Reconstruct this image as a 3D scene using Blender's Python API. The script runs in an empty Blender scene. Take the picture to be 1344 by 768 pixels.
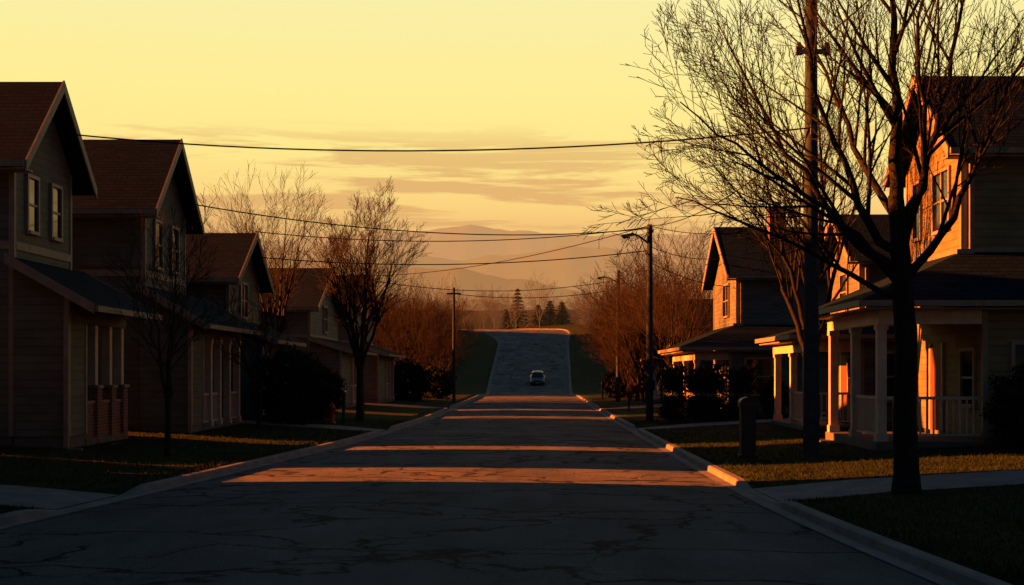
import bpy, math
import numpy as np
scene=bpy.context.scene
scene.view_settings.view_transform='Standard'; scene.view_settings.look='None'; scene.view_settings.exposure=0; scene.view_settings.gamma=1
rng=np.random.default_rng(11)
col=scene.collection
# ---------------- helpers
def norm(v): 
    v=np.asarray(v,float); return v/max(1e-9,np.linalg.norm(v))
class Buf:
    def __init__(s): s.v=[]; s.f=[]; s.n=0
    def add(s,verts,faces):
        s.v.append(np.asarray(verts,float).reshape(-1,3)); s.f.extend([tuple(i+s.n for i in f) for f in faces]); s.n+=len(verts)
    def box(s,x0,x1,y0,y1,z0,z1):
        x0,x1=sorted((x0,x1)); y0,y1=sorted((y0,y1)); z0,z1=sorted((z0,z1))
        s.add([(x0,y0,z0),(x1,y0,z0),(x1,y1,z0),(x0,y1,z0),(x0,y0,z1),(x1,y0,z1),(x1,y1,z1),(x0,y1,z1)],
              [(0,3,2,1),(4,5,6,7),(0,1,5,4),(1,2,6,5),(2,3,7,6),(3,0,4,7)])
    def prism(s,A,Bv):
        n=len(A); s.add(list(A)+list(Bv),[tuple(range(n))[::-1],tuple(range(n,2*n))]+[(i,(i+1)%n,n+(i+1)%n,n+i) for i in range(n)])
    def px(s,prof,x0,x1): # prof (y,z)
        s.prism([(x0,a,b) for a,b in prof],[(x1,a,b) for a,b in prof])
    def py(s,prof,y0,y1): # prof (x,z)
        s.prism([(a,y0,b) for a,b in prof],[(a,y1,b) for a,b in prof])
    def strip(s,rows): # list of lists of points -> grid
        n=len(rows[0]); v=[p for r in rows for p in r]
        s.add(v,[(i*n+j,i*n+j+1,(i+1)*n+j+1,(i+1)*n+j) for i in range(len(rows)-1) for j in range(n-1)])
class QBuf:
    def __init__(s,k=4): s.v=[]; s.q=[]; s.n=0; s.k=k
    def add(s,v,q): s.v.append(v); s.q.append(np.asarray(q)+s.n); s.n+=len(v)
    def arr(s): return np.concatenate(s.v),np.concatenate(s.q)
def fix_normals(me):
    import bmesh
    bm=bmesh.new(); bm.from_mesh(me); bmesh.ops.recalc_face_normals(bm,faces=bm.faces); bm.to_mesh(me); bm.free()
def mk(name,buf,mat,parent=None,smooth=False,fixn=True):
    off=np.array(parent.location) if parent else np.zeros(3)
    me=bpy.data.meshes.new(name)
    if isinstance(buf,QBuf):
        V,Q=buf.arr(); V=V-off
        me.vertices.add(len(V)); me.vertices.foreach_set('co',V.astype(np.float32).ravel())
        k=buf.k; me.loops.add(Q.size); me.polygons.add(len(Q))
        me.loops.foreach_set('vertex_index',Q.astype(np.int32).ravel())
        me.polygons.foreach_set('loop_start',(np.arange(len(Q))*k).astype(np.int32))
        me.update(calc_edges=True); me.validate()
    else:
        V=np.concatenate(buf.v)-off
        me.from_pydata(V.tolist(),[],buf.f); me.update()
        if fixn: fix_normals(me)
    if smooth: me.polygons.foreach_set('use_smooth',[True]*len(me.polygons))
    me.materials.append(mat)
    o=bpy.data.objects.new(name,me); col.objects.link(o)
    if parent: o.parent=parent
    return o
def empty(name,loc):
    e=bpy.data.objects.new(name,None); e.location=loc; e.empty_display_size=.3; col.objects.link(e); return e
def tube(qb,P,R,k):
    P=np.asarray(P,float); R=np.asarray(R,float); n=len(P)
    T=np.gradient(P,axis=0); T/=np.maximum(1e-9,np.linalg.norm(T,axis=1))[:,None]
    m=T.mean(0); ref=np.array([0,0,1.]) if abs(m[2])<.8*np.linalg.norm(m) else np.array([1.,0,0])
    U=np.cross(T,ref); U/=np.maximum(1e-9,np.linalg.norm(U,axis=1))[:,None]; W=np.cross(T,U)
    a=2*np.pi*np.arange(k)/k
    ring=P[:,None,:]+R[:,None,None]*(np.cos(a)[None,:,None]*U[:,None,:]+np.sin(a)[None,:,None]*W[:,None,:])
    i=np.arange(n-1)[:,None]*k; j=np.arange(k)[None,:]; j2=(j+1)%k
    q=np.stack([i+j,i+j2,i+k+j2,i+k+j],-1).reshape(-1,4)
    qb.add(ring.reshape(-1,3),q)
# ---------------- materials
def nmat(name,c,rough=.8,spec=.3,metal=0,noise=None,c2=None,nscale=3,bump=0,bscale=20,bdist=.02,emis=None,estr=0,detail=5,r0=.35,r1=.68):
    m=bpy.data.materials.new(name); m.use_nodes=True; nt=m.node_tree; b=nt.nodes['Principled BSDF']
    b.inputs['Base Color'].default_value=(*c,1); b.inputs['Roughness'].default_value=rough
    b.inputs['Specular IOR Level'].default_value=spec; b.inputs['Metallic'].default_value=metal
    tc=nt.nodes.new('ShaderNodeNewGeometry').outputs['Position']
    if c2:
        n=nt.nodes.new('ShaderNodeTexNoise'); n.inputs['Scale'].default_value=nscale; n.inputs['Detail'].default_value=detail
        nt.links.new(tc,n.inputs['Vector'])
        r=nt.nodes.new('ShaderNodeValToRGB'); r.color_ramp.elements[0].position=r0; r.color_ramp.elements[1].position=r1
        r.color_ramp.elements[0].color=(*c,1); r.color_ramp.elements[1].color=(*c2,1)
        nt.links.new(n.outputs['Fac'],r.inputs['Fac']); nt.links.new(r.outputs['Color'],b.inputs['Base Color'])
    if bump:
        n=nt.nodes.new('ShaderNodeTexNoise'); n.inputs['Scale'].default_value=bscale; n.inputs['Detail'].default_value=6
        nt.links.new(tc,n.inputs['Vector'])
        bp=nt.nodes.new('ShaderNodeBump'); bp.inputs['Strength'].default_value=bump; bp.inputs['Distance'].default_value=bdist
        nt.links.new(n.outputs['Fac'],bp.inputs['Height']); nt.links.new(bp.outputs['Normal'],b.inputs['Normal'])
    if emis:
        b.inputs['Emission Color'].default_value=(*emis,1); b.inputs['Emission Strength'].default_value=estr
    return m
def siding(name,c):
    m=bpy.data.materials.new(name); m.use_nodes=True; nt=m.node_tree; b=nt.nodes['Principled BSDF']; L=nt.links.new
    b.inputs['Roughness'].default_value=.75; b.inputs['Specular IOR Level'].default_value=.2
    pos=nt.nodes.new('ShaderNodeNewGeometry').outputs['Position']
    w=nt.nodes.new('ShaderNodeTexWave'); w.bands_direction='Z'; w.wave_profile='SAW'; w.inputs['Scale'].default_value=1.7; L(pos,w.inputs['Vector'])
    bp=nt.nodes.new('ShaderNodeBump'); bp.inputs['Strength'].default_value=.9; bp.inputs['Distance'].default_value=.03; bp.invert=True
    L(w.outputs['Fac'],bp.inputs['Height']); L(bp.outputs['Normal'],b.inputs['Normal'])
    n=nt.nodes.new('ShaderNodeTexNoise'); n.inputs['Scale'].default_value=1.3; n.inputs['Detail'].default_value=7
    mp=nt.nodes.new('ShaderNodeMapping'); mp.inputs['Scale'].default_value=(1,1,2.5); L(pos,mp.inputs['Vector']); L(mp.outputs['Vector'],n.inputs['Vector'])
    mr=nt.nodes.new('ShaderNodeMapRange'); mr.inputs[1].default_value=.3; mr.inputs[2].default_value=.7; mr.inputs[3].default_value=.72; mr.inputs[4].default_value=1.15
    L(n.outputs['Fac'],mr.inputs[0])
    mr2=nt.nodes.new('ShaderNodeMapRange'); mr2.inputs[1].default_value=0; mr2.inputs[2].default_value=.14; mr2.inputs[3].default_value=.45; mr2.inputs[4].default_value=1  # lap line: shade at each board edge darkened into the base colour
    L(w.outputs['Fac'],mr2.inputs[0])
    mu=nt.nodes.new('ShaderNodeMath'); mu.operation='MULTIPLY'; L(mr.outputs[0],mu.inputs[0]); L(mr2.outputs[0],mu.inputs[1])
    vm=nt.nodes.new('ShaderNodeVectorMath'); vm.operation='SCALE'; vm.inputs[0].default_value=c; L(mu.outputs[0],vm.inputs['Scale'])
    L(vm.outputs[0],b.inputs['Base Color']); return m
def brickmat(name,c1,c2,mortar,sc,bw,rh,axis='xz',bumpd=.01,rough=.9,bs=.4):
    m=bpy.data.materials.new(name); m.use_nodes=True; nt=m.node_tree; b=nt.nodes['Principled BSDF']; L=nt.links.new
    b.inputs['Roughness'].default_value=rough; b.inputs['Specular IOR Level'].default_value=.05
    pos=nt.nodes.new('ShaderNodeNewGeometry').outputs['Position']
    sx=nt.nodes.new('ShaderNodeSeparateXYZ'); L(pos,sx.inputs[0]); ad=nt.nodes.new('ShaderNodeMath'); L(sx.outputs[0],ad.inputs[0]); L(sx.outputs[1],ad.inputs[1])
    cb=nt.nodes.new('ShaderNodeCombineXYZ')
    if axis=='roof': L(sx.outputs[0],cb.inputs[0]); L(sx.outputs[2],cb.inputs[1])
    else: L(ad.outputs[0],cb.inputs[0]); L(sx.outputs[2],cb.inputs[1])
    t=nt.nodes.new('ShaderNodeTexBrick'); t.inputs['Color1'].default_value=(*c1,1); t.inputs['Color2'].default_value=(*c2,1); t.inputs['Mortar'].default_value=(*mortar,1)
    t.inputs['Scale'].default_value=sc; t.inputs['Brick Width'].default_value=bw; t.inputs['Row Height'].default_value=rh; t.inputs['Mortar Size'].default_value=.012
    L(cb.outputs[0],t.inputs['Vector']); L(t.outputs['Color'],b.inputs['Base Color'])
    bp=nt.nodes.new('ShaderNodeBump'); bp.invert=True; bp.inputs['Strength'].default_value=bs; bp.inputs['Distance'].default_value=bumpd
    L(t.outputs['Fac'],bp.inputs['Height']); L(bp.outputs['Normal'],b.inputs['Normal']); return m
M_roof=brickmat('shingles',(.004,.014,.026),(.007,.024,.040),(.002,.007,.01),1,.32,.1,'roof',.004,bs=.15)
M_brick=brickmat('brick',(.22,.09,.055),(.15,.065,.045),(.2,.17,.14),1,.22,.075)
M_trim=nmat('painted_trim',(.20,.20,.17),.6,c2=(.15,.15,.13),nscale=4)
M_white=nmat('white_paint',(.48,.45,.39),.55,c2=(.36,.34,.29),nscale=5)
M_frame=nmat('window_frame_paint',(.22,.22,.20),.5,c2=(.17,.17,.16),nscale=5)
M_glass=nmat('window_glass',(.012,.014,.018),.06,.5)
M_conc=nmat('concrete',(.12,.135,.145),.85,c2=(.20,.205,.21),nscale=2.2,bump=.5,bscale=60,bdist=.01)
M_found=nmat('foundation',(.08,.09,.095),.9,c2=(.11,.12,.12),nscale=3)
M_metal=nmat('galvanised_metal',(.12,.14,.16),.5,.5,.5)
M_pole=nmat('weathered_pole',(.014,.030,.044),.85,.15,c2=(.026,.05,.068),nscale=6,bump=.4,bscale=30)
M_wire=nmat('wire',(.01,.01,.01),.9,.1)
M_bark=nmat('bark',(.010,.011,.012),.9,.15,c2=(.020,.021,.021),nscale=9,bump=.8,bscale=35,bdist=.03)
M_bark2=nmat('bark_brown',(.014,.013,.012),.9,c2=(.026,.022,.018),nscale=6)
M_leaf=nmat('evergreen_leaf',(.007,.014,.008),.8,.1,c2=(.015,.027,.013),nscale=2.5)
M_door=nmat('door_paint',(.1,.05,.035),.5)
M_dark=nmat('dark_plastic',(.015,.017,.02),.5)
M_red=nmat('red_paint',(.3,.04,.025),.5)
# ---------------- ground profile
ty=np.arange(-80,400,.5)
def smooth(a,w=15):
    k=np.ones(w)/w; return np.convolve(np.pad(a,w//2,mode='edge'),k,'valid')
Lt=smooth(smooth(np.interp(ty,[-80,8,14,18,20,25,39,58,112,152,167,212,225,238,260],[-7.6,-7.6,-7.3,-7.0,-6.7,-6.3,-5.2,-4.6,-4.6,-5.1,-5.4,-5.2,-7.5,-14,-34])))
Rt=smooth(smooth(np.interp(ty,[-80,8,13,20,28,62,120,152,167,212,225,238,260],[4.6,4.4,4.0,3.6,3.54,3.5,3.8,4.2,4.5,5.3,6.0,5.5,-8])))
bt=np.interp(ty,[-80,118,128,140,150,158,167,180,195,212,225,238,250,300,400],[0,0,-.12,-.3,-.38,-.2,.42,2.2,4.3,6.8,8.5,9.6,10,10.2,15]); bt=smooth(bt,9)
Lf=lambda y:np.interp(y,ty,Lt); Rf=lambda y:np.interp(y,ty,Rt)
def Bf(y): return np.where(np.asarray(y)<395,np.interp(y,ty,bt),np.interp(y,[395,500,700,1000,6000],[15,23,34,38,40]))
DL=[(19.8,22.2),(45.3,47.8),(75,77.5)]; DR=[(21,23.4),(46.6,49),(74,76.5)]
def drop(y,D):
    f=1.
    for a,b in D:
        f=min(f,float(np.interp(y,[a-.9,a,b,b+.9],[1,0,0,1])))
    return f
OFF=[0.16,.8,1.8,3,4.5,7,12,30]; OZ=[.125,.14,.17,.24,.33,.44,.5,.6]
def lat(o,f): 
    z=np.interp(o,OFF,OZ); w=np.clip((1.8-o)/1.64,0,1)
    return z-(1-f)*w*(.105)
def bank(o,y): # hillside banks either side of the far road
    k=np.interp(y,[125,175,235,250,290],[0,1,.8,.5,0]); return k*(.10*np.clip(o-2,0,28)+.35*np.sin(o*.7+y*.11)*np.clip((o-2)/4,0,1))
def gz(x,y):
    if x<0: o=Lf(y)-x; f=drop(y,DL)
    else: o=x-Rf(y); f=drop(y,DR)
    return float(Bf(y)+lat(o,f)+bank(o,y))
ys=np.concatenate([np.arange(-60,10,2),np.arange(10,60,.3),np.arange(60,130,1.),np.arange(130,262,2.)])
yfar=[262,275,300,340,400,500,700,1000,2000,6000]
rows=[]
for y in list(ys)+yfar:
    b=float(Bf(y)); l=float(Lf(min(y,262))); r=float(Rf(min(y,262))); fl=drop(y,DL); fr=drop(y,DR)
    hl=float(np.interp(y,[110,130,225,265],[0,1,1,0])) # unseen rise to the west, added to shade the far road
    row=[(-4000,y,b+.6),(-400,y,b+.6+14*hl),(-120,y,b+.6+20*hl),(-65,y,b+.6+14.5*hl)]
    for o in OFF[::-1]: row.append((l-o,y,b+float(lat(o,fl))+float(bank(o,y))))
    row+= [(l-.1,y,b-.08),(l+.5,y,b-.06),((l+r)/2,y,b-.05),(r-.5,y,b-.06),(r+.1,y,b-.08)] if y<262 else [(l,y,b+.1),(l+.6,y,b+.1),((l+r)/2,y,b+.1),(r-.6,y,b+.1),(r,y,b+.1)]
    for o in OFF: row.append((r+o,y,b+float(lat(o,fr))+float(bank(o,y))))
    row+=[(120,y,b+.6),(400,y,b+.6),(4000,y,b+.6)]
    rows.append(row)
g=Buf(); g.strip(rows)
M_grass=nmat('lawn',(.010,.024,.007),.95,.1,c2=(.026,.042,.012),nscale=.8,bump=1,bscale=45,bdist=.04,detail=10)
mk('ground',g,M_grass,smooth=True)
# road
rd=Buf(); rows=[]
for y in ys:
    b=float(Bf(y)); l=float(Lf(y)); r=float(Rf(y)); n=8
    rows.append([(l+(r-l)*i/n,y,b+.05*(1-(2*i/n-1)**2)-.0) for i in range(n+1)])
rd.strip(rows)
def asphalt():
    m=bpy.data.materials.new('asphalt'); m.use_nodes=True; nt=m.node_tree; b=nt.nodes['Principled BSDF']; L=nt.links.new
    N=nt.nodes.new
    pos=N('ShaderNodeNewGeometry').outputs['Position']
    def noise(s,d=6,vec=pos,rough=.6):
        n=N('ShaderNodeTexNoise'); n.inputs['Scale'].default_value=s; n.inputs['Detail'].default_value=d; n.inputs['Roughness'].default_value=rough; L(vec,n.inputs['Vector']); return n
    mpn=N('ShaderNodeMapping'); mpn.inputs['Scale'].default_value=(1,.35,1); L(pos,mpn.inputs['Vector'])
    n1=noise(.6,8,mpn.outputs['Vector'],.65); r=N('ShaderNodeValToRGB'); r.color_ramp.elements[0].position=.35; r.color_ramp.elements[1].position=.66
    r.color_ramp.elements[0].color=(.09,.115,.132,1); r.color_ramp.elements[1].color=(.195,.215,.23,1); L(n1.outputs['Fac'],r.inputs['Fac'])
    n2=noise(60,4); mr=N('ShaderNodeMapRange'); mr.inputs[1].default_value=.3; mr.inputs[2].default_value=.7; mr.inputs[3].default_value=.45; mr.inputs[4].default_value=1.6; L(n2.outputs['Fac'],mr.inputs[0])
    def cracks(scale,asp,width,off,dist,rot=0):
        mp=N('ShaderNodeMapping'); mp.inputs['Location'].default_value=off; mp.inputs['Rotation'].default_value=(0,0,rot); mp.inputs['Scale'].default_value=(scale,scale*asp,.0); L(pos,mp.inputs['Vector'])
        nn=noise(1.1,6,mp.outputs['Vector']); sub=N('ShaderNodeVectorMath'); sub.operation='MULTIPLY_ADD'; sub.inputs[1].default_value=(dist,dist,0); L(nn.outputs['Color'],sub.inputs[0]); L(mp.outputs['Vector'],sub.inputs[2])
        v=N('ShaderNodeTexVoronoi'); v.feature='DISTANCE_TO_EDGE'; v.inputs['Scale'].default_value=1; L(sub.outputs[0],v.inputs['Vector'])
        q=N('ShaderNodeMapRange'); q.inputs[1].default_value=width*.3; q.inputs[2].default_value=width; q.inputs[3].default_value=1; q.inputs[4].default_value=0; L(v.outputs['Distance'],q.inputs[0]); return q.outputs[0]
    c1=cracks(.26,1.5,.03,(1.7,.4,0),1.6,.3); c2=cracks(.7,.8,.03,(4,2,0),1.1)
    msk=noise(.25,2); mm=N('ShaderNodeMapRange'); mm.inputs[1].default_value=.47; mm.inputs[2].default_value=.56; L(msk.outputs['Fac'],mm.inputs[0])
    mul=N('ShaderNodeMath'); mul.operation='MULTIPLY'; L(c2,mul.inputs[0]); L(mm.outputs[0],mul.inputs[1])
    mx=N('ShaderNodeMath'); mx.operation='MAXIMUM'; L(c1,mx.inputs[0]); L(mul.outputs[0],mx.inputs[1])
    inv=N('ShaderNodeMath'); inv.operation='MULTIPLY_ADD'; inv.inputs[1].default_value=-.8; inv.inputs[2].default_value=1; L(mx.outputs[0],inv.inputs[0])
    m2=N('ShaderNodeMath'); m2.operation='MULTIPLY'; L(inv.outputs[0],m2.inputs[0]); L(mr.outputs[0],m2.inputs[1])
    vm=N('ShaderNodeVectorMath'); vm.operation='SCALE'; L(r.outputs['Color'],vm.inputs[0]); L(m2.outputs[0],vm.inputs['Scale']); L(vm.outputs[0],b.inputs['Base Color'])
    b.inputs['Roughness'].default_value=.85; b.inputs['Specular IOR Level'].default_value=.08
    hh=N('ShaderNodeMath'); hh.operation='SUBTRACT'; L(n2.outputs['Fac'],hh.inputs[0]); L(mx.outputs[0],hh.inputs[1])
    bp=N('ShaderNodeBump'); bp.inputs['Strength'].default_value=1; bp.inputs['Distance'].default_value=.06; L(hh.outputs[0],bp.inputs['Height']); L(bp.outputs['Normal'],b.inputs['Normal'])
    return m
mk('road',rd,asphalt(),smooth=True)
for side,F,D,nm in ((-1,Lf,DL,'curb'),(1,Rf,DR,'curb')):
    k=Buf(); rows=[]
    for y in ys:
        e=float(F(y)); b=float(Bf(y)); h=.02+.11*drop(y,D)
        prof=[(-.22,.016),(-.02,.018),(0.0,h-.02),(.03,h),(.16,h),(.2,h-.1)]
        rows.append([(e+side*a,y,b+z) for a,z in prof])
    k.strip(rows); mk(nm,k,M_conc)
for side,F,D in ((-1,Lf,DL),(1,Rf,DR)):
    for (a,b2) in D:
        k=Buf(); rows=[]
        for y in np.arange(a+.0,b2+.01,.3):
            e=float(F(y)); b=float(Bf(y))
            rows.append([(e+side*o,y,b+float(lat(o,0.))+.012) for o in (.16,.8,1.8,3,4.5,7,12,20)])
        k.strip(rows); mk('driveway',k,M_conc)
# grass blades
gb=QBuf(3)
N=110000
sd=np.where(rng.random(N)<.5,-1,1); yy=12+ (rng.random(N)**1.6)*42; oo=.18+rng.random(N)**1.2*8
keep=np.ones(N,bool)
for sgn,D in ((-1,DL),(1,DR)):
    for a,b2 in D: keep&=~((sd==sgn)&(yy>a-.05)&(yy<b2+.05))
sd,yy,oo=sd[keep],yy[keep],oo[keep]; N=len(sd)
xx=np.where(sd<0,Lf(yy)-oo,Rf(yy)+oo)
fd=np.array([drop(y,DL if s<0 else DR) for y,s in zip(yy,sd)])
zz=np.interp(oo,OFF,OZ)-(1-fd)*np.clip((1.8-oo)/1.64,0,1)*.105-.01
h=rng.uniform(.03,.075,N); a=rng.random(N)*6.28; w=.010
v=np.zeros((N,3,3)); c,s_=np.cos(a)*w,np.sin(a)*w
v[:,0]=np.stack([xx-c,yy-s_,zz],1); v[:,1]=np.stack([xx+c,yy+s_,zz],1); v[:,2]=np.stack([xx+rng.normal(0,.025,N),yy+rng.normal(0,.025,N),zz+h],1)
gb.add(v.reshape(-1,3),np.arange(N*3).reshape(-1,3))
mk('grass',gb,nmat('grass_blades',(.011,.028,.007),.9,.1,c2=(.028,.046,.012),nscale=.9,detail=8))
# ---------------- houses
def house(s,Xw,Y0,Y1,E,R,D,base,wc,wins,porch,name='siding_house',ov=.5,oh=.45,hip=False,shade_wing=None,chim=None,second=None):
    wall=siding('siding_'+str(len(bpy.data.materials)),wc)
    par=empty(name,(s*Xw,Y0,base))
    X=lambda a:s*a
    W,Rf_,T,Wh,G,F,Bk,Dr,Fr=Buf(),Buf(),Buf(),Buf(),Buf(),Buf(),Buf(),Buf(),Buf()
    t=.16; Ym=(Y0+Y1)/2; m=(R-E)/(Ym-Y0+ov)
    he=E+m*ov-t-.004
    W.px([(Y0,base+.1),(Y1,base+.1),(Y1,he),(Ym,R-t-.004),(Y0,he)],X(Xw),X(Xw+D))
    F.box(X(Xw+.03),X(Xw+D-.03),Y0+.03,Y1-.03,base-.7,base+.1)
    Rf_.px([(Y0-ov,E),(Ym,R),(Y1+ov,E),(Y1+ov,E-t),(Ym,R-t),(Y0-ov,E-t)],X(Xw-oh),X(Xw+D+oh))
    for aa in (Xw-oh-.04,Xw+D+oh):
        T.px([(Y0-ov-.03,E+.0),(Ym,R+.03),(Y1+ov+.03,E+.0),(Y1+ov+.03,E-t-.1),(Ym,R-t-.09),(Y0-ov-.03,E-t-.1)],X(aa),X(aa+.04))
    for yy_,sg in ((Y0-ov,-1),(Y1+ov,1)):
        T.box(X(Xw-oh+.01),X(Xw+D+oh-.01),yy_,yy_+sg*.11,E-.15,E-.02)
    T.box(X(Xw-oh+.02),X(Xw+D+oh-.02),Y0-ov+.01,Y0-.001,E-t-.05,E-t-.01)
    for (a0,y0) in ((Xw,Y0),(Xw,Y1)):
        sg=-1 if y0==Y0 else 1
        T.box(X(Xw-.025),X(Xw+.10),y0+sg*.025,y0-sg*.1,base+.1,he-.02)
    T.box(X(Xw-.03),X(Xw-.0),Y0+.1,Y1-.1,4.75 if E>6 else 3.7,4.93 if E>6 else 3.85)
    T.box(X(Xw+.1),X(Xw+D),Y0-.03,Y0,4.75 if E>6 else 3.7,4.93 if E>6 else 3.85)
    def winS(a,yc,zc,w,h):
        T_=Fr
        f=.08
        T_.box(X(a-.07),X(a+.01),yc-w/2-f,yc-w/2,zc-h/2-f,zc+h/2+f); T_.box(X(a-.07),X(a+.01),yc+w/2,yc+w/2+f,zc-h/2-f,zc+h/2+f)
        T_.box(X(a-.07),X(a+.01),yc-w/2,yc+w/2,zc+h/2,zc+h/2+f); T_.box(X(a-.1),X(a+.01),yc-w/2,yc+w/2,zc-h/2-f,zc-h/2)
        T_.box(X(a-.045),X(a+.01),yc-w/2,yc+w/2,zc-.025,zc+.025)
        if w>1: T_.box(X(a-.05),X(a+.01),yc-.04,yc+.04,zc-h/2,zc+h/2)
        G.box(X(a-.015),X(a+.008),yc-w/2,yc+w/2,zc-h/2,zc+h/2)
    def winC(y,ac,zc,w,h):
        f=.09; T_=Fr
        T_.box(X(ac-w/2-f),X(ac-w/2),y-.07,y+.01,zc-h/2-f,zc+h/2+f); T_.box(X(ac+w/2),X(ac+w/2+f),y-.07,y+.01,zc-h/2-f,zc+h/2+f)
        T_.box(X(ac-w/2),X(ac+w/2),y-.07,y+.01,zc+h/2,zc+h/2+f); T_.box(X(ac-w/2),X(ac+w/2),y-.1,y+.01,zc-h/2-f,zc-h/2)
        T_.box(X(ac-w/2),X(ac+w/2),y-.045,y+.01,zc-.03,zc+.03)
        G.box(X(ac-w/2),X(ac+w/2),y-.015,y+.008,zc-h/2,zc+h/2)
    for w_ in wins:
        if w_[0]=='s': winS(Xw,*w_[1:])
        else: winC(*w_[1:])
    def downspout(a,y,z0,z1):
        T.box(X(a-.05),X(a+.05),y-.1,y-.02,z0+.15,z1); T.box(X(a-.35),X(a+.05),y-.1,y-.02,z0+.03,z0+.14)
    p=porch
    if p:
        P,Pe,Ze,Zt,py0,py1,sol,posts,rail=[p[k] for k in ('P','Pe','Ze','Zt','y0','y1','sol','posts','rail')]
        mm=(Zt-Ze)/(Xw-Pe); zu=Ze+mm*(P-Pe)-t
        zb=min(zu,Ze-.05)-.32
        def post(a,y,rail=rail):
            if rail=='brick':
                Bk.box(X(a+.0),X(a+.36),y-.18,y+.18,base-.6,base+1.15); T.box(X(a-.03),X(a+.39),y-.21,y+.21,base+1.15,base+1.22)
                Wh.box(X(a+.08),X(a+.28),y-.1,y+.1,base+1.22,zb)
            else:
                Wh.box(X(a+.06),X(a+.26),y-.1,y+.1,base,zb); Wh.box(X(a+.03),X(a+.29),y-.13,y+.13,base,base+.18); Wh.box(X(a+.03),X(a+.29),y-.13,y+.13,zb-.12,zb)
        def rails(a,ya,yb):
            n=max(2,int((yb-ya)/.14))
            Wh.box(X(a+.13),X(a+.2),ya,yb,base+.92,base+.99); Wh.box(X(a+.135),X(a+.195),ya,yb,base+.12,base+.17)
            for i in range(1,n):
                y=ya+(yb-ya)*i/n; Wh.box(X(a+.15),X(a+.18),y-.018,y+.018,base+.17,base+.92)
        if not hip:
            W.py([(X(P),base+.1),(X(Xw-.002),base+.1),(X(Xw-.002),Zt-t-.01),(X(P),zu-.004)],py0,py0+sol)
            F.box(X(P+.03),X(Xw-.01),py0+.03,py0+sol,base-.7,base+.1)
            F.box(X(P+.01),X(Xw-.01),py0+sol+.001,py1,base-.7,base)
            W.box(X(P+.05),X(P+.27),py0+sol+.002,py1,zb,min(zu,Ze)-.02)
            W.py([(X(P+.3),zb+.02),(X(Xw-.002),zb+.02),(X(Xw-.002),Zt-t-.01),(X(P+.3),Ze+mm*(P+.3-Pe)-t-.006)],py1-.16,py1-.02)
            W.box(X(Xw+.012),X(Xw+3),Y1+.002,py1,base-.5,Zt-t-.02) if (py1>Y1 and not(shade_wing and shade_wing[0]<Xw+3)) else None
            if py1>Y1 and shade_wing and shade_wing[0]<Xw+3: W.box(X(Xw+.012),X(shade_wing[0]-.01),Y1+.002,py1,base-.5,Zt-t-.02)
            Rf_.py([(X(Pe),Ze),(X(Xw+.04),Zt),(X(Xw+.04),Zt-t),(X(Pe),Ze-t)],py0-.38,py1+.38)
            for yy_ in (py0-.42,py1+.38): T.py([(X(Pe-.02),Ze+.02),(X(Xw+.03),Zt+.03),(X(Xw+.03),Zt-t-.04),(X(Pe-.02),Ze-t-.04)],yy_,yy_+.04)
            T.box(X(Pe-.11),X(Pe-.001),py0-.38,py1+.38,Ze-.15,Ze-.02)
            T.box(X(P-.02),X(P+.1),py0-.022,py0+.1,base+.1,zu-.02)
            T.box(X(P-.021),X(P+.1),py0+sol-.1,py0+sol+.022,base+.1,zb)
            downspout(P+.02,py0-.03,base-.3,Ze-.15)
            for i,y in enumerate(posts): post(P,y)
            pr=[py0+sol]+list(posts)
            for i in range(len(pr)-1):
                if i==len(pr)//2 and rail!='brick': continue
                if rail=='brick': Bk.box(X(P+.08),X(P+.28),pr[i]+(.18 if i else .03),pr[i+1]-.18,base-.6,base+.8); T.box(X(P+.05),X(P+.31),pr[i]+(.2 if i else .03),pr[i+1]-.2,base+.8,base+.86)
                else: rails(P,pr[i]+.1,pr[i+1]-.1)
            yd=(py0+sol+py1)/2
            Dr.box(X(Xw-.05),X(Xw+.01),yd-.45,yd+.45,base+.1,base+2.15)
            Wh.box(X(Xw-.06),X(Xw+.01),yd-.56,yd-.45,base+.1,base+2.25); Wh.box(X(Xw-.06),X(Xw+.01),yd+.45,yd+.56,base+.1,base+2.25); Wh.box(X(Xw-.06),X(Xw+.01),yd-.45,yd+.45,base+2.15,base+2.25)
            for i in range(2): F.box(X(P-.32*(2-i)),X(P-.002),yd-.7+.01*i,yd+.7-.01*i,base-.7,base-.36+.18*i)
        else:
            ye=p['ye']; a1=p['a1']; pf=ye+.4
            A=(X(Pe),ye,Ze);B_=(X(Pe),py1+.35,Ze);C=(X(a1+.4),ye,Ze);Dp=(X(Xw+.02),Y0+.02,Zt);Ee=(X(Xw+.02),py1+.35,Zt);Fp=(X(a1+.4),Y0+.02,Zt)
            dn=lambda q:(q[0],q[1],q[2]-t)
            top=[A,B_,C,Dp,Ee,Fp]; bot=[dn(q) for q in top]
            Rf_.add(top+bot,[(0,3,4,1),(0,2,5,3),(6,7,10,9),(6,9,11,8),(0,1,7,6),(0,6,8,2),(1,4,10,7),(2,8,11,5)])
            T.box(X(Pe-.09),X(Pe-.001),ye-.09,py1+.35,Ze-.15,Ze-.02); T.box(X(Pe),X(a1+.4),ye-.09,ye-.001,Ze-.15,Ze-.02)
            T.box(X(Pe+.05),X(a1+.35),ye+.03,Y0-.01,Ze-t-.06,Ze-t-.02)
            T.box(X(Pe+.05),X(Xw-.01),Y0-.01,py1+.3,Ze-t-.06,Ze-t-.02)
            zb=Ze-t-.36; zt2=Ze-t-.061
            ac=p['ac']
            W.box(X(ac),X(a1),pf,Y0-.004,base+.1,zt2); F.box(X(ac+.03),X(a1-.03),pf+.03,Y0,base-.7,base+.1)
            T.box(X(ac-.02),X(ac+.1),pf-.022,pf+.1,base+.1,zt2-.01)
            F.box(X(P),X(ac+.02),pf,py1,base-.7,base)
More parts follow.
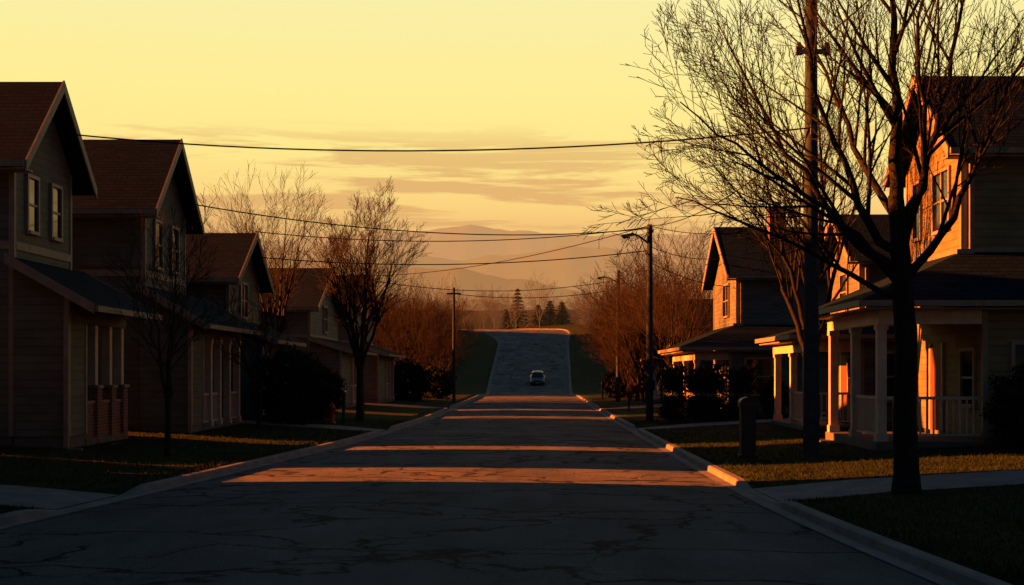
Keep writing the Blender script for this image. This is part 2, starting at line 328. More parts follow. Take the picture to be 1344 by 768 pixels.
            Wh.box(X(P+.05),X(P+.25),pf,py1,zb,zt2); Wh.box(X(P+.25),X(ac-.025),pf,pf+.2,zb,zt2)
            for i,y in enumerate(posts):
                post(P,y)
                if i: 
                    if i!=2: rails(P,posts[i-1]+.1,y-.1)
            n=max(2,int((ac-P-.3)/.14)); Wh.box(X(P+.26),X(ac-.03),pf+.06,pf+.13,base+.92,base+.99); Wh.box(X(P+.26),X(ac-.03),pf+.065,pf+.125,base+.12,base+.17)
            for i in range(1,n):
                aa=P+.26+(ac-P-.3)*i/n; Wh.box(X(aa-.018),X(aa+.018),pf+.08,pf+.11,base+.17,base+.92)
            yd=Y0+1.9
            Dr.box(X(Xw-.05),X(Xw+.01),yd-.45,yd+.45,base+.1,base+2.15)
            Wh.box(X(Xw-.06),X(Xw+.01),yd-.56,yd-.45,base+.1,base+2.25); Wh.box(X(Xw-.06),X(Xw+.01),yd+.45,yd+.56,base+.1,base+2.25)
            winS(ac,(pf+Y0)/2,base+1.4,.9,1.2)
            winC(pf,ac+1.15,base+1.45,.95,1.35)
            for i in range(2): F.box(X(P-.32*(2-i)),X(P-.002),yd-.7+.01*i,yd+.7-.01*i,base-.7,base-.36+.18*i)
            downspout(Xw+.2,Y0-.03,Zt-.1,E-.15)
    if shade_wing:  # rear block added to stop sun passing between the houses
        a0,yw,zh,zl=shade_wing
        W.px([(Y1+.003,base-.5),(yw,base-.5),(yw,zl-t-.02),(Y1+.003,zh-t-.02)],X(a0),X(Xw+D-.3))
        Rf_.px([(Y1+.01,zh),(yw+.35,zl-.1),(yw+.35,zl-.1-t),(Y1+.01,zh-t)],X(a0-.3),X(Xw+D))
    if chim:
        ca,cy,cz=chim; Bk.box(X(ca-.35),X(ca+.35),cy-.3,cy+.3,E,cz-.12); F.box(X(ca-.41),X(ca+.41),cy-.36,cy+.36,cz-.12,cz); Bk.box(X(ca-.15),X(ca+.15),cy-.13,cy+.13,cz,cz+.22)
    for nm,bf,mt in (('walls',W,wall),('roof',Rf_,M_roof),('trim',T,M_trim),('white_trim',Wh,M_white),('window_frames',Fr,M_frame),('window_glass',G,M_glass),('foundation',F,M_found),('brickwork',Bk,M_brick),('door',Dr,M_door)):
        if bf.n: mk(nm,bf,mt,par)
    return par
tan=(.095,.115,.10); olive=(.075,.098,.09); grey=(.095,.125,.135)
# left row
house(-1,11.5,30.33,34.1,6.65,8.85,10,.5,tan,[('s',31.4,5.85,.6,1.2),('s',32.95,5.85,.6,1.2)],
  dict(P=10.27,Pe=9.6,Ze=3.5,Zt=4.6,y0=30.3,y1=34.75,sol=1.2,posts=(32.5,33.6,34.55),rail='brick'),shade_wing=(15,36.5,8.3,7.9))
house(-1,11.0,38.8,43.3,6.6,9.0,10,.42,olive,[('s',40.1,5.75,.7,1.3),('s',41.95,5.75,.7,1.3)],
  dict(P=9.6,Pe=9.1,Ze=3.4,Zt=4.5,y0=38.5,y1=45.3,sol=1.4,posts=(41.2,42.4,43.7,45.1),rail='wood'),shade_wing=(13,48.2,5.8,5.2))
house(-1,10.8,48.6,54,5.35,7.25,10,.42,tan,[('s',51,4.7,1.1,1.2)],
  dict(P=9.6,Pe=9.1,Ze=3.2,Zt=3.95,y0=48.7,y1=54,sol=2,posts=(52.2,53.7),rail='wood'),shade_wing=(12.5,60.8,4.9,4.5))
house(-1,10.5,64.5,73.5,5.1,7.3,10,.42,grey,[('s',69,4.7,1.1,1.2)],
  dict(P=9.0,Pe=8.5,Ze=3.1,Zt=3.75,y0=64.3,y1=73.3,sol=3,posts=(69,71,73.1),rail='wood'))
house(-1,10.0,76.5,85.5,5.4,7.8,9,.42,tan,[('s',81,4.9,1.2,1.2)],
  dict(P=8.6,Pe=8.1,Ze=3.1,Zt=3.75,y0=76.3,y1=85.3,sol=3,posts=(81,83,85.1),rail='wood'),shade_wing=(11.5,94,4.9,4.4))
# left row continued out of view, added to shade the near road
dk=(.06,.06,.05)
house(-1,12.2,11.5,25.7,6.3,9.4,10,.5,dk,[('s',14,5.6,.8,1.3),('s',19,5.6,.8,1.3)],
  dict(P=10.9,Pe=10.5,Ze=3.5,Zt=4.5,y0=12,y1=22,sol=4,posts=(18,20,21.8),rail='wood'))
house(-1,12.2,-4,9.5,6.3,9.4,10,.5,tan,[('s',0,5.6,.8,1.3),('s',5,5.6,.8,1.3)],
  dict(P=10.9,Pe=10.3,Ze=3.5,Zt=4.5,y0=-3.5,y1=9,sol=6,posts=(5,7,8.8),rail='wood'),shade_wing=(13,11.3,5.6,5.4))
# right row
orange=(.16,.15,.09)
house(1,10,32,36.7,7.2,9.45,9,.5,orange,[('s',33.5,6.2,1.25,1.4),('s',35.6,6.2,.6,1.4)],
  dict(P=7.5,Pe=7.1,Ze=3.6,Zt=4.85,y0=30,y1=35.2,ye=29.6,a1=18.8,ac=9.85,sol=0,posts=(30.2,32.6,35),rail='wood'),hip=True)
house(1,10,42,46,5.55,7.1,7,.45,grey,[('s',44,4.6,.9,1.1)],
  dict(P=7.9,Pe=7.5,Ze=3.15,Zt=3.8,y0=40,y1=45.5,ye=39.8,a1=16.8,ac=9.6,sol=0,posts=(40.4,42.5,45.2),rail='wood'),hip=True)
house(1,8.3,56,63,6.0,8.35,5,.42,grey,[('s',58.8,5.1,1.6,1.3)],
  dict(P=6.3,Pe=5.8,Ze=3.05,Zt=4.0,y0=54,y1=62.5,ye=53.5,a1=13,ac=7.7,sol=0,posts=(54.1,58,62.2),rail='wood'),hip=True,chim=(10.4,58.6,9.1))
house(1,8.9,85,92,4.9,6.8,7,.42,tan,[('s',88,4.4,1.2,1)],
  dict(P=7.2,Pe=6.8,Ze=2.9,Zt=3.6,y0=83,y1=91.5,ye=82.5,a1=15.5,ac=8.6,sol=0,posts=(83.1,87,91.2),rail='wood'),hip=True)
# ---------------- trees
KK=[8,6,4,3,3,3]
def grow(qb,p,d,L,r,lvl,ml,kids,up=.1,wob=.1,rmin=.004,ang=(.5,.95)):
    n=[6,5,4,3,3,2][lvl]; pts=[p]; rad=[r]; dd=norm(d); dirs=[dd]
    for i in range(n):
        dd=norm(dd+rng.normal(0,wob,3)+np.array([0,0,up])); p=p+dd*L/n; pts.append(p); dirs.append(dd); rad.append(max(rmin,r*(1-.8*(i+1)/n)))
    tube(qb,pts,rad,KK[lvl])
    if lvl<ml: spawn(qb,pts,dirs,rad,L,lvl,ml,kids,up,wob,rmin,ang)
def spawn(qb,pts,dirs,rad,L,lvl,ml,kids,up,wob,rmin,ang,t0=.22):
    n=len(pts)-1; K=kids[lvl]
    for j in range(K):
        t=t0+(1-t0)*(j+rng.uniform(.1,.9))/K; f=t*n; i=min(n-1,int(f)); u=f-i
        q=pts[i]*(1-u)+pts[i+1]*u; d=dirs[min(i+1,n)]; rr=rad[i]*(1-u)+rad[i+1]*u
        pr=norm(np.cross(d,rng.normal(0,1,3))); pr=norm(pr+np.array([0,0,.15])); a=rng.uniform(*ang)
        nd=norm(d*math.cos(a)+pr*math.sin(a))
        grow(qb,q,nd,L*rng.uniform(.4,.62)*(1.2-.5*t),max(rmin,rr*.6),lvl+1,ml,kids,up,wob,rmin,ang)
def leader(qb,ctrl,r0,ml,kids,up=.05,wob=.055,rmin=.004,t0=.2,k=7,rend=.15):
    c=np.array(ctrl,float); n=14
    t=np.linspace(0,len(c)-1,n); P=np.stack([np.interp(t,range(len(c)),c[:,i]) for i in range(3)],1)
    for _ in range(2): P[1:-1]=(P[:-2]+2*P[1:-1]+P[2:])/4
    P[1:-1]+=rng.normal(0,.03,(n-2,3))
    R=r0*(1-(1-rend)*np.linspace(0,1,n)**.8)
    tube(qb,P,R,k); T=np.gradient(P,axis=0); T/=np.linalg.norm(T,axis=1)[:,None]
    L=np.linalg.norm(np.diff(P,axis=0),axis=1).sum()
    spawn(qb,list(P),list(T),list(R),L*.85,0,ml,kids,up,wob,rmin,(.4,.8),t0)
# big tree
tq=QBuf(); bx,by,bz=5.66,20.8,.15
O=np.array([bx,by,0])
def tl(pts,r,kids=(10,6,4,3),ml=4,**k): leader(tq,[O+np.array(p) for p in pts],r,ml,kids,**k)
tube(tq,[O+np.array(p) for p in ((0,0,-.1),(0,0,.1),(0,0,.5),(-.02,.02,1.4),(.0,.0,2.4),(-.06,0,3.3),(-.1,0,4.0),(-.15,.05,4.7))],[.32,.25,.20,.18,.17,.165,.145,.12],12)
tl([(-.15,.05,4.6),(-.1,.1,6),(-.2,.2,7.6),(-.1,.1,9.6)],.12)
tl([(-.08,0,3.6),(-.8,-.2,4.6),(-1.4,-.3,6),(-1.8,-.4,8.2)],.09)
tl([(-.05,0,3.3),(-.9,.2,4.2),(-1.9,.3,5.6),(-2.7,.4,7.2)],.085)
tl([(-.08,0,3.5),(-1.1,-.3,4.3),(-2.3,-.5,5.1),(-3.5,-.6,6.0)],.065,up=.03)
tl([(-.04,0,3.1),(-1.1,.5,3.7),(-2.3,.8,4.4),(-3.4,1.0,4.8)],.055,up=.01,kids=(9,5,4,3))
tl([(-.1,0,4.0),(.4,.2,5.2),(.7,.2,6.6),(1.2,.3,8.8)],.09)
tl([(-.03,0,3.4),(.7,-.2,4.4),(1.2,-.3,5.8),(2.0,-.4,7.6)],.08)
tl([(-.05,0,3.8),(.1,-.8,5.0),(-.3,-1.6,6.4),(-.3,-2.2,8)],.075)
tl([(-.1,0,4.2),(-.5,.9,5.4),(-.8,1.7,6.8),(-1.2,2.2,8.4)],.075)
mk('bare_tree',tq,M_bark,smooth=True)
def bare(x,y,h,spread,r,name='bare_tree',mat=M_bark,kids=(9,6,5,3),ml=4,n=6,th=.3,up=.07,ret=False,z=None,lean=.0,rmin=.005):
    q=QBuf(); z=gz(x,y) if z is None else z; o=np.array([x,y,z-.05]); hb=h*th
    tube(q,[o,o+[0,0,.15*h/9],o+[.0,0,hb*.5],o+[0,.0,hb*1.15]],[r*1.5,r*1.15,r,r*.85],8)
    for i in range(n):
        a=6.283*(i+rng.uniform(0,.6))/n; s=spread*(.25 if i==0 else rng.uniform(.6,1)); hh=h*(1 if i==0 else rng.uniform(.75,.95)); z0=hb*rng.uniform(.75,1.1)
        c,sn=math.cos(a),math.sin(a)
        leader(q,[o+[0,0,z0],o+[c*s*.35,sn*s*.35,z0+(hh-z0)*.35],o+[c*s*.7,sn*s*.7,z0+(hh-z0)*.7],o+[c*s,sn*s,hh]],r*.62,ml,kids,up=up,rmin=rmin,k=6)
    if ret: return q
    return mk(name,q,mat,smooth=True)
bare(7.3,36,8.2,2.1,.16,kids=(8,5,4,3))
bare(15.5,46,12.0,2.6,.2,kids=(8,5,4),ml=3)
bare(-8.0,30,4.5,.9,.07,n=5,kids=(6,5,4),ml=3)
bare(-10.6,56.5,8.3,1.8,.12,mat=M_bark2,kids=(9,6,4),ml=3)
bare(-6.75,53.5,7.6,2.1,.15,mat=M_bark2,kids=(9,6,5,2),n=8)
bare(-8.6,43,3.8,1.2,.08,n=5,kids=(6,5,4),ml=3)
bare(-13.4,62,8.6,1.8,.12,mat=M_bark2,kids=(8,5,4),ml=3)
# distant thicket rows
tmpl=[]
for i in range(4):
    q=bare(0,0,9,3.,.1,kids=(8,5,4),ml=3,n=6,th=.12,ret=True,z=0,up=.06,rmin=.008); V,Q=q.arr(); 
    tmpl.append((V/9,Q))
def thicket(name,items,mat):
    q=QBuf()
    for x,y,z,h in items:
        V,Q=tmpl[rng.integers(4)]; a=rng.random()*6.28; c,s=math.cos(a),math.sin(a)
        W=V*h; W[:,:2]*=rng.uniform(.9,1.4)
        R=np.stack([W[:,0]*c-W[:,1]*s+x,W[:,0]*s+W[:,1]*c+y,W[:,2]+z],1); q.add(R,Q)
    mk(name,q,mat)
M_th=nmat('thicket_twigs',(.015,.013,.011),.9,c2=(.026,.021,.016),nscale=.3)
items=[]
for i in range(30):
    y=rng.uniform(94,140); x=-rng.uniform(7,15)*(.8+y/500); items.append((x,y,gz(x,y)-.1,rng.uniform(4,8)))
for i in range(38):
    y=rng.uniform(66,145); x=rng.uniform(6.0,9.5)+max(0,(y-90)*.03); 
    if x>8.2 and y<93: x=6.7
    items.append((x,y,gz(x,y)-.1,rng.uniform(4.5,7.6)))
for i in range(24):
    y=rng.uniform(150,240); x=7.5+rng.random()*16; items.append((x,y,gz(x,y)-.1,rng.uniform(2,6)))
for i in range(26):
    y=rng.uniform(150,240); x=float(Lf(y))-4-rng.random()*20; items.append((x,y,gz(x,y)-.1,rng.uniform(1.5,5)))
thicket('roadside_thicket',items,M_th)
items=[]
for i in range(60):
    y=rng.uniform(245,400); x=rng.uniform(-.13,.16)*y; items.append((x,y,float(Bf(y))+.4,rng.uniform(3.5,9)))
for i in range(40):
    y=rng.uniform(240,262); x=rng.uniform(-38,30)
    if -32<x<6: y=rng.uniform(262,280)
    items.append((x,y,float(Bf(y))+.3,rng.uniform(1.5,3.6)))
thicket('distant_trees',items,nmat('hazed_twigs',(.04,.028,.02),.9,emis=(.45,.22,.09),estr=.15))  # emission stands in for haze over the far trees
# shrubs
def shrub(name,c,rx,ry,rz,n=5000,sz=.06,mat=M_leaf,box=False):
    c=np.array(c,float)
    d=rng.normal(0,1,(n,3)); d/=np.linalg.norm(d,axis=1)[:,None]
    if box: d=np.sign(d)*np.abs(d)**.5; d/=np.maximum(.8,np.abs(d).max(1))[:,None]
    lump=1+.13*np.sin(d[:,0]*7+1)*np.cos(d[:,1]*6)+.1*np.sin(d[:,2]*9+d[:,0]*5)+rng.normal(0,.05,n)
    r=rng.random(n)**.28*lump
    p=c+d*r[:,None]*np.array([rx,ry,rz]); p[:,2]=np.maximum(p[:,2],c[2]-rz*.95)
    u=rng.normal(0,1,(n,3)); u/=np.linalg.norm(u,axis=1)[:,None]; w=np.cross(u,rng.normal(0,1,(n,3))); w/=np.linalg.norm(w,axis=1)[:,None]
    s=sz*rng.uniform(.6,1.4,(n,1))
    V=np.stack([p-u*s,p+w*s*.5,p+u*s,p-w*s*.5],1).reshape(-1,3)
    q=QBuf(); q.add(V,np.arange(4*n).reshape(-1,4)); return mk(name,q,mat)
shrub('evergreen_shrub',(-8.4,47.0,1.5),1.3,1.1,1.35,12000,.06)
shrub('evergreen_shrub',(-7.9,50.5,1.25),.9,.9,1.0,6000,.06)
shrub('hedge',(-14.6,28.2,1.0),.55,2.0,.62,14000,.07,box=True)  # out of view, added to keep sun off the left lawn
shrub('hedge',(5.75,51.6,1.2),.85,1.2,.95,9000,.06,box=True)
shrub('hedge',(7.2,50.9,1.2),.95,1.0,.95,9000,.06,box=True)
shrub('evergreen_shrub',(8.75,49.8,1.1),.5,.5,.72,3500,.05)
shrub('evergreen_shrub',(10.4,28.6,1.2),.9,.8,.95,11000,.045)
shrub('evergreen_shrub',(11.9,28.4,1.15),.8,.8,.9,8000,.045)
shrub('evergreen_shrub',(-8.2,88,1.4),1.6,1.6,1.4,5000,.11)
shrub('evergreen_shrub',(-7.0,97,1.2),1.4,1.6,1.3,4000,.11)
shrub('evergreen_shrub',(6.4,100,1.2),1.3,2,1.2,4000,.11)
# pines
def pine(x,y,z,h,r):
    p=empty('pine_tree',(x,y,z)); q=QBuf(); tube(q,[(x,y,z),(x,y,z+h*.5),(x,y,z+h)],[.25,.15,.03],6); mk('trunk',q,M_bark,p)
    n=2600; t=rng.random(n)**.8; a=rng.random(n)*6.283; tier=np.floor(t*12)/12+.04*rng.random(n)
    rr=r*(1-tier)*rng.random(n)**.5*(1+.2*np.sin(a*5+tier*20)); zz=z+.6+tier*(h-.6)-rr*.25+.5*(t-np.floor(t*12)/12)
    P=np.stack([x+rr*np.cos(a),y+rr*np.sin(a),zz],1); u=np.stack([np.cos(a),np.sin(a),-.4+rng.normal(0,.2,n)],1); w=np.stack([-np.sin(a),np.cos(a),rng.normal(0,.3,n)],1); s=.38
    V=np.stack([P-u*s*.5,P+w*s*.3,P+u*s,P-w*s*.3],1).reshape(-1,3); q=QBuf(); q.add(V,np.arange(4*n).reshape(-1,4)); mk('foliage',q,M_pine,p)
M_pine=nmat('hazed_pine_needles',(.02,.03,.014),.8,c2=(.04,.045,.02),nscale=.8,emis=(.3,.15,.06),estr=.05)  # slight emission imitates haze in front of the pines
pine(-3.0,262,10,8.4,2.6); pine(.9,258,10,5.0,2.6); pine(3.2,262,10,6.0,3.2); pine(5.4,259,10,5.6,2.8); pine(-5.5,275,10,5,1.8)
# ---------------- hills
def ridge(name,y,depth,xs,zs,base,mat,amp,seed):
    r=np.random.default_rng(seed); X=np.linspace(xs[0],xs[-1],260); Z=np.interp(X,xs,zs)
    ph=r.random(8)*6.28; W=(xs[-1]-xs[0])
    for i in range(8): Z=Z+amp/(1.45**i)*np.sin(X/W*6.28*(2.3*1.7**i)+ph[i])
    rows=[]
    for t in np.linspace(0,1,14):
        f=math.sin(t*math.pi/2); rows.append([(x,y+depth*t+amp*.8*math.sin(x/W*60+t*7),base+(z-base)*f) for x,z in zip(X,Z)])
    rows.append([(x,y+depth*1.8,base) for x in X])
    b=Buf(); b.strip(rows); mk(name,b,mat,smooth=True)
def haze_mat(name,c,e,s): return nmat(name,c,1,0,c2=tuple(k*.6 for k in c),nscale=.006,emis=e,estr=s)  # distance haze put into the hill colour as emission
ridge('mountain_range',4500,900,[-3000,-900,-300,0,350,800,3000],[500,560,575,545,510,570,500],20,haze_mat('far_mountain',(.03,.03,.028),(.58,.31,.125),.98),16,3)
ridge('mountain_range',3300,500,[-3000,-600,-200,100,500,3000],[300,350,330,380,330,330],20,haze_mat('ridge_mountain',(.03,.028,.022),(.53,.27,.10),.95),14,21)
ridge('mountain_range',2400,500,[-2000,-500,-150,120,400,2000],[190,245,235,190,170,240],20,haze_mat('mid_mountain',(.03,.025,.018),(.46,.22,.078),.92),12,5)
ridge('hills',1300,350,[-900,-250,-60,60,200,900],[92,102,84,68,86,112],20,haze_mat('hill_near',(.03,.024,.015),(.36,.155,.05),.85),4,8)
ridge('hills',640,200,[-500,-150,-40,40,120,500],[40,36,33,28,32,44],14,haze_mat('field',(.07,.05,.02),(.38,.17,.05),.45),1.5,9)
# ---------------- street furniture
def wirepts(a,b,sag,n=24):
    a=np.array(a,float);b=np.array(b,float); t=np.linspace(0,1,n)[:,None]; P=a*(1-t)+b*t; P[:,2]-=(4*sag*t*(1-t))[:,0]; return P
def cone(q,x,y,z0,z1,r0,r1,k=12): tube(q,[(x,y,z0),(x,y,(z0+z1)/2),(x,y,z1),(x,y,z1+.01)],[r0,(r0+r1)/2,r1,.001],k)
x,y=6.08,30.; e=empty('utility_pole',(x,y,gz(x,y)))
q=QBuf(); cone(q,x,y,0,11.5,.185,.12); mk('pole',q,M_pole,e,smooth=True)
b=Buf(); b.box(x-.33,x+.33,y-.2,y-.13,8.95,9.05); 
for dx in (-.3,.3): b.box(x+dx-.07,x+dx+.07,y-.24,y-.1,8.93,9.1)
b.box(x-.05,x+.05,y-.2,y-.1,7.2,7.4); mk('bracket',b,M_metal,e)
q=QBuf(); 
for dx in (-.3,.3): tube(q,[(x+dx,y-.17,9.1),(x+dx,y-.17,9.14),(x+dx,y-.17,9.2),(x+dx,y-.17,9.21)],[.05,.06,.04,.001],8)
mk('insulators',q,M_dark,e)
def lamp(x,y,top,arm,hz):
    e=empty('street_lamp',(x,y,gz(x,y))); q=QBuf(); cone(q,x,y,0,top,.15,.10); 
    t=np.linspace(0,1,9); P=np.stack([x-arm*t,np.full(9,y),hz-.35+.42*np.sin(t*1.75)],1); tube(q,P,np.full(9,.04),6)
    tube(q,[(x,y,hz-1.0),(x-arm*.25,y,hz-.55),(x-arm*.45,y,hz-.12)],[.02]*3,5)
    mk('pole',q,M_pole,e,smooth=True)
    b=Buf(); hx=x-arm; b.prism([(hx+.15,y-.08,hz+.02),(hx+.15,y+.08,hz+.02),(hx+.15,y+.08,hz+.12),(hx+.15,y-.08,hz+.12)],[(hx-.35,y-.13,hz-.04),(hx-.35,y+.13,hz-.04),(hx-.35,y+.13,hz+.05),(hx-.35,y-.13,hz+.05)]); mk('lamp_head',b,M_metal,e)
    b=Buf(); b.box(hx-.3,hx-.02,y-.09,y+.09,hz-.08,hz-.035); mk('lens',b,M_glass,e)
    b=Buf(); b.box(x-.09,x+.09,y-.6,y+.6,top-.35,top-.25); b.box(x-.2,x+.2,y-.15,y-.08,1.2+gz(x,y),1.6+gz(x,y)); mk('crossarm',b,M_pole,e)
lamp(4.5,53,7.75,.75,7.3)
lamp(5.45,88,8.6,1.0,8.1)
x,y=-5.1,88; e=empty('utility_pole',(x,y,gz(x,y))); q=QBuf(); cone(q,x,y,0,7.5,.11,.08); mk('pole',q,M_pole,e); b=Buf(); b.box(x-.45,x+.45,y-.15,y-.08,7.05,7.15); mk('crossarm',b,M_pole,e)
q=QBuf()
W=[((6.08,29.85,7.35),(-11.1,33.0,7.75),.45,.019),((4.5,53,7.6),(-10.6,42.5,7.25),.55,.02),((4.5,53,7.65),(-10.4,51.3,7.3),.45,.018),((4.5,53,6.75),(-10.4,52,6.4),.4,.02),
 ((5.45,88,8.0),(-10,82,7.6),.7,.022),((4.5,53,7.7),(5.45,88,8.4),.5,.018),((6.08,30,7.3),(4.5,53,7.7),.5,.016),((4.5,53,6.9),(8.4,59,7.0),.25,.015),((4.5,53,7.7),(9.0,59,8.1),.2,.015),
 ((5.45,88,7.4),(-5.1,88,7.1),.4,.022),((5.45,88,8.2),(8.9,88,6.4),.2,.018),((6.08,30,9.1),(6.9,-10,9.3),.6,.014),((4.5,53,6.3),(8.2,57,5.6),.2,.015),((4.5,53,7.72),(-10.0,80,7.7),.5,.018)]
for a,b_,s,r in W: P=wirepts(a,b_,s); tube(q,P,np.full(len(P),r),5)
mk('power_lines',q,M_wire)
x,y=4.72,30.2; zg=gz(x,y); e=empty('mailbox',(x,y,zg)); b=Buf()
b.box(x-.16,x+.16,y-.16,y+.16,zg-.1,zg+1.1); mk('pedestal',b,M_dark,e); b=Buf()
t=np.linspace(0,math.pi,9); b.py([(x-.19,zg+1.1)]+[(x-.19*math.cos(k),zg+1.2+.13*math.sin(k)) for k in t]+[(x+.19,zg+1.1)],y-.21,y+.2); mk('box',b,M_dark,e)
b=Buf(); b.box(x-.2,x+.2,y-.2,y+.2,zg-.1,zg+.06); mk('footing',b,M_dark,e)
def smallbox(x,y,mat):
    zg=gz(x,y); e=empty('mailbox',(x,y,zg)); b=Buf(); b.box(x-.05,x+.05,y-.05,y+.05,zg-.1,zg+1.0); mk('post',b,M_pole,e)
    b=Buf(); t=np.linspace(0,math.pi,7); b.py([(x-.11,zg+1.0)]+[(x-.11*math.cos(k),zg+1.12+.11*math.sin(k)) for k in t]+[(x+.11,zg+1.0)],y-.25,y+.25); mk('box',b,mat,e)
    b=Buf(); b.box(x+.112,x+.13,y-.02,y+.02,zg+1.1,zg+1.35); mk('flag',b,M_red,e)
smallbox(4.6,66,M_red); smallbox(-6.7,48.4,M_dark); smallbox(4.9,97,M_dark)
def hydrant(x,y):
    zg=gz(x,y); e=empty('fire_hydrant',(x,y,zg)); q=QBuf(); tube(q,[(x,y,zg),(x,y,zg+.06),(x,y,zg+.07),(x,y,zg+.5),(x,y,zg+.52),(x,y,zg+.58),(x,y,zg+.68),(x,y,zg+.74),(x,y,zg+.78)],[.15,.15,.1,.1,.13,.13,.09,.04,.001],12)
    tube(q,[(x-.18,y,zg+.42),(x-.17,y,zg+.42),(x+.17,y,zg+.42),(x+.18,y,zg+.42)],[.001,.055,.055,.001],8); mk('body',q,M_red,e,smooth=True)
hydrant(-7.2,48.9)
# ---------------- car
def car(x,y):
    z=float(Bf(y))+.05; e=empty('car',(x,y,z)); mp=nmat('car_paint',(.10,.11,.12),.3,.5,.4)
    b=Buf()
    def loft(secs,buf):
        rows=[]
        for (yy,w0,w1,z0,z1) in secs:
            c=.08; rows.append([(x-w0,y+yy,z+z0),(x-w0-.02,y+yy,z+(z0+z1)/2),(x-w1,y+yy,z+z1-c),(x-w1+c,y+yy,z+z1),(x+w1-c,y+yy,z+z1),(x+w1,y+yy,z+z1-c),(x+w0+.02,y+yy,z+(z0+z1)/2),(x+w0,y+yy,z+z0)])
        n=8; v=[p for r in rows for p in r]; f=[(i*n+j,i*n+(j+1)%n,(i+1)*n+(j+1)%n,(i+1)*n+j) for i in range(len(rows)-1) for j in range(n)]
        f+=[tuple(range(n))[::-1],tuple(range((len(rows)-1)*n,len(rows)*n))]; buf.add(v,f)
    loft([(-2.2,.72,.66,.28,.62),(-2.1,.82,.76,.22,.72),(-1.4,.88,.82,.2,.86),(-.9,.9,.84,.2,.93),(1.4,.9,.84,.2,.95),(2.0,.86,.8,.22,.92),(2.2,.78,.72,.3,.8)],b); 
    loft([(-.45,.66,.56,1.3,1.45),(.1,.68,.6,1.3,1.5),(.9,.68,.6,1.3,1.48),(1.3,.64,.55,1.28,1.42)],b); mk('body',b,mp,e,smooth=False)
    b=Buf(); loft([(-1.05,.78,.76,.85,.95),(-.45,.74,.6,.85,1.4),(1.25,.74,.6,.85,1.4),(1.75,.76,.74,.85,.98)],b); mk('windows',b,M_glass,e)
    q=QBuf()
    for sx in (-1,1):
        for wy in (-1.35,1.35):
            cx=x+sx*.78; tube(q,[(cx-.11,y+wy,z+.32),(cx-.105,y+wy,z+.32),(cx,y+wy,z+.32),(cx+.105,y+wy,z+.32),(cx+.11,y+wy,z+.32)],[.001,.31,.33,.31,.001],16)
    mk('wheels',q,M_dark,e)
    b=Buf(); 
    for sx in (-1,1): b.box(x+sx*.42,x+sx*.7,y-2.2,y-2.05,z+.55,z+.68); b.box(x+sx*.92,x+sx*1.04,y-.85,y-.72,z+.92,z+1.05)
    mk('headlights',b,nmat('lamp_glass',(.6,.58,.5),.2),e)
    b=Buf(); b.box(x-.38,x+.38,y-2.225,y-2.1,z+.42,z+.6); b.box(x-.68,x+.68,y-2.23,y-2.1,z+.24,z+.33); mk('grille',b,M_dark,e)
    b=Buf(); b.box(x-.25,x+.25,y-2.245,y-2.23,z+.34,z+.44); mk('number_plate',b,M_white,e)
    e.rotation_euler=(math.atan((float(Bf(y+2))-float(Bf(y-2)))/4),0,0)
car(.5,169)
# ---------------- light
EL=11
sun=bpy.data.lights.new('sun','SUN'); sun.energy=34; sun.angle=math.radians(.5); sun.color=(1,.18,.018)
so=bpy.data.objects.new('sun',sun); col.objects.link(so)
from mathutils import Vector
so.rotation_euler=Vector((1,-.10,-math.tan(math.radians(EL)))).to_track_quat('-Z','Y').to_euler()
w=bpy.data.worlds.new('World'); scene.world=w; w.use_nodes=True; nt=w.node_tree; L=nt.links.new; N=nt.nodes.new
bg=nt.nodes['Background']
sky=N('ShaderNodeTexSky'); sky.sky_type='NISHITA'; sky.sun_disc=False; sky.sun_elevation=math.radians(EL); sky.sun_rotation=math.radians(-84); sky.dust_density=3
tc=N('ShaderNodeTexCoord').outputs['Generated']
sx=N('ShaderNodeSeparateXYZ'); L(tc,sx.inputs[0])
def ramp(pts,fac):
    r=N('ShaderNodeValToRGB'); el=r.color_ramp.elements
    el[0].position=pts[0][0]; el[0].color=(*pts[0][1],1); el[1].position=pts[-1][0]; el[1].color=(*pts[-1][1],1)
    for p,c in pts[1:-1]:
        k=el.new(p); k.color=(*c,1)
    L(fac,r.inputs['Fac']); return r.outputs['Color']
glow=ramp([(0,(.45,.20,.07)),(.09,(.82,.46,.16)),(.12,(.97,.64,.21)),(.155,(1.0,.79,.26)),(.20,(1.0,.85,.30)),(.28,(.95,.86,.41)),(.33,(.25,.29,.25)),(.39,(.05,.095,.14)),(1,(.02,.055,.10))],sx.outputs[2])
back=ramp([(0,(.026,.04,.05)),(.15,(.03,.047,.06)),(.35,(.03,.055,.085)),(1,(.02,.055,.10))],sx.outputs[2])
az=N('ShaderNodeMapRange'); az.interpolation_type='SMOOTHSTEP'; az.inputs[1].default_value=.25; az.inputs[2].default_value=.88; L(sx.outputs[1],az.inputs[0])
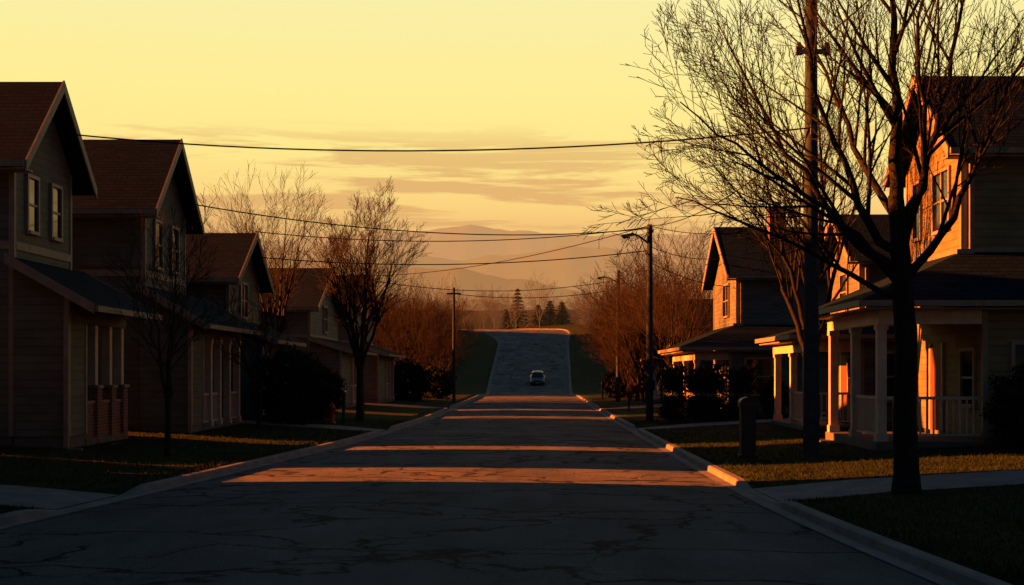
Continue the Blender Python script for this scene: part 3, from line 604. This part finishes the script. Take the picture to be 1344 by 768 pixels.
mx=N('ShaderNodeMix'); mx.data_type='RGBA'; L(az.outputs[0],mx.inputs[0]); L(back,mx.inputs[6]); L(glow,mx.inputs[7])
# clouds
mp=N('ShaderNodeMapping'); mp.inputs['Scale'].default_value=(2.8,2.8,34); mp.inputs['Location'].default_value=(.6,.2,1.3); L(tc,mp.inputs['Vector'])
n=N('ShaderNodeTexNoise'); n.inputs['Scale'].default_value=1.9; n.inputs['Detail'].default_value=10; n.inputs['Roughness'].default_value=.62; n.inputs['Distortion'].default_value=.4; L(mp.outputs['Vector'],n.inputs['Vector'])
cr=N('ShaderNodeMapRange'); cr.interpolation_type='SMOOTHSTEP'; cr.inputs[1].default_value=.485; cr.inputs[2].default_value=.58; L(n.outputs['Fac'],cr.inputs[0])
band=ramp([(0,(1,1,1)),(.14,(1,1,1)),(.16,(.8,.8,.8)),(.18,(0,0,0)),(1,(0,0,0))],sx.outputs[2])
m3=N('ShaderNodeMath'); m3.operation='MULTIPLY'; L(cr.outputs[0],m3.inputs[0]); L(band,m3.inputs[1])
m4=N('ShaderNodeMath'); m4.operation='MULTIPLY'; L(m3.outputs[0],m4.inputs[0]); m4.inputs[1].default_value=.8
mc=N('ShaderNodeMix'); mc.data_type='RGBA'; L(m4.outputs[0],mc.inputs[0]); L(mx.outputs[2],mc.inputs[6]); mc.inputs[7].default_value=(.74,.41,.15,1)
ad=N('ShaderNodeMix'); ad.data_type='RGBA'; ad.blend_type='ADD'; ad.clamp_result=False; ad.inputs[0].default_value=.001; L(mc.outputs[2],ad.inputs[6]); L(sky.outputs[0],ad.inputs[7])
L(ad.outputs[2],bg.inputs['Color']); bg.inputs['Strength'].default_value=1
# ---------------- camera
cam=bpy.data.cameras.new('camera'); co=bpy.data.objects.new('camera',cam); col.objects.link(co)
co.location=(0,0,2); co.rotation_euler=(math.radians(90),0,0); cam.sensor_width=36; cam.lens=48.2
cam.shift_y=106/1344; cam.shift_x=-28/1344; cam.clip_end=12000; cam.clip_start=.1
scene.camera=co
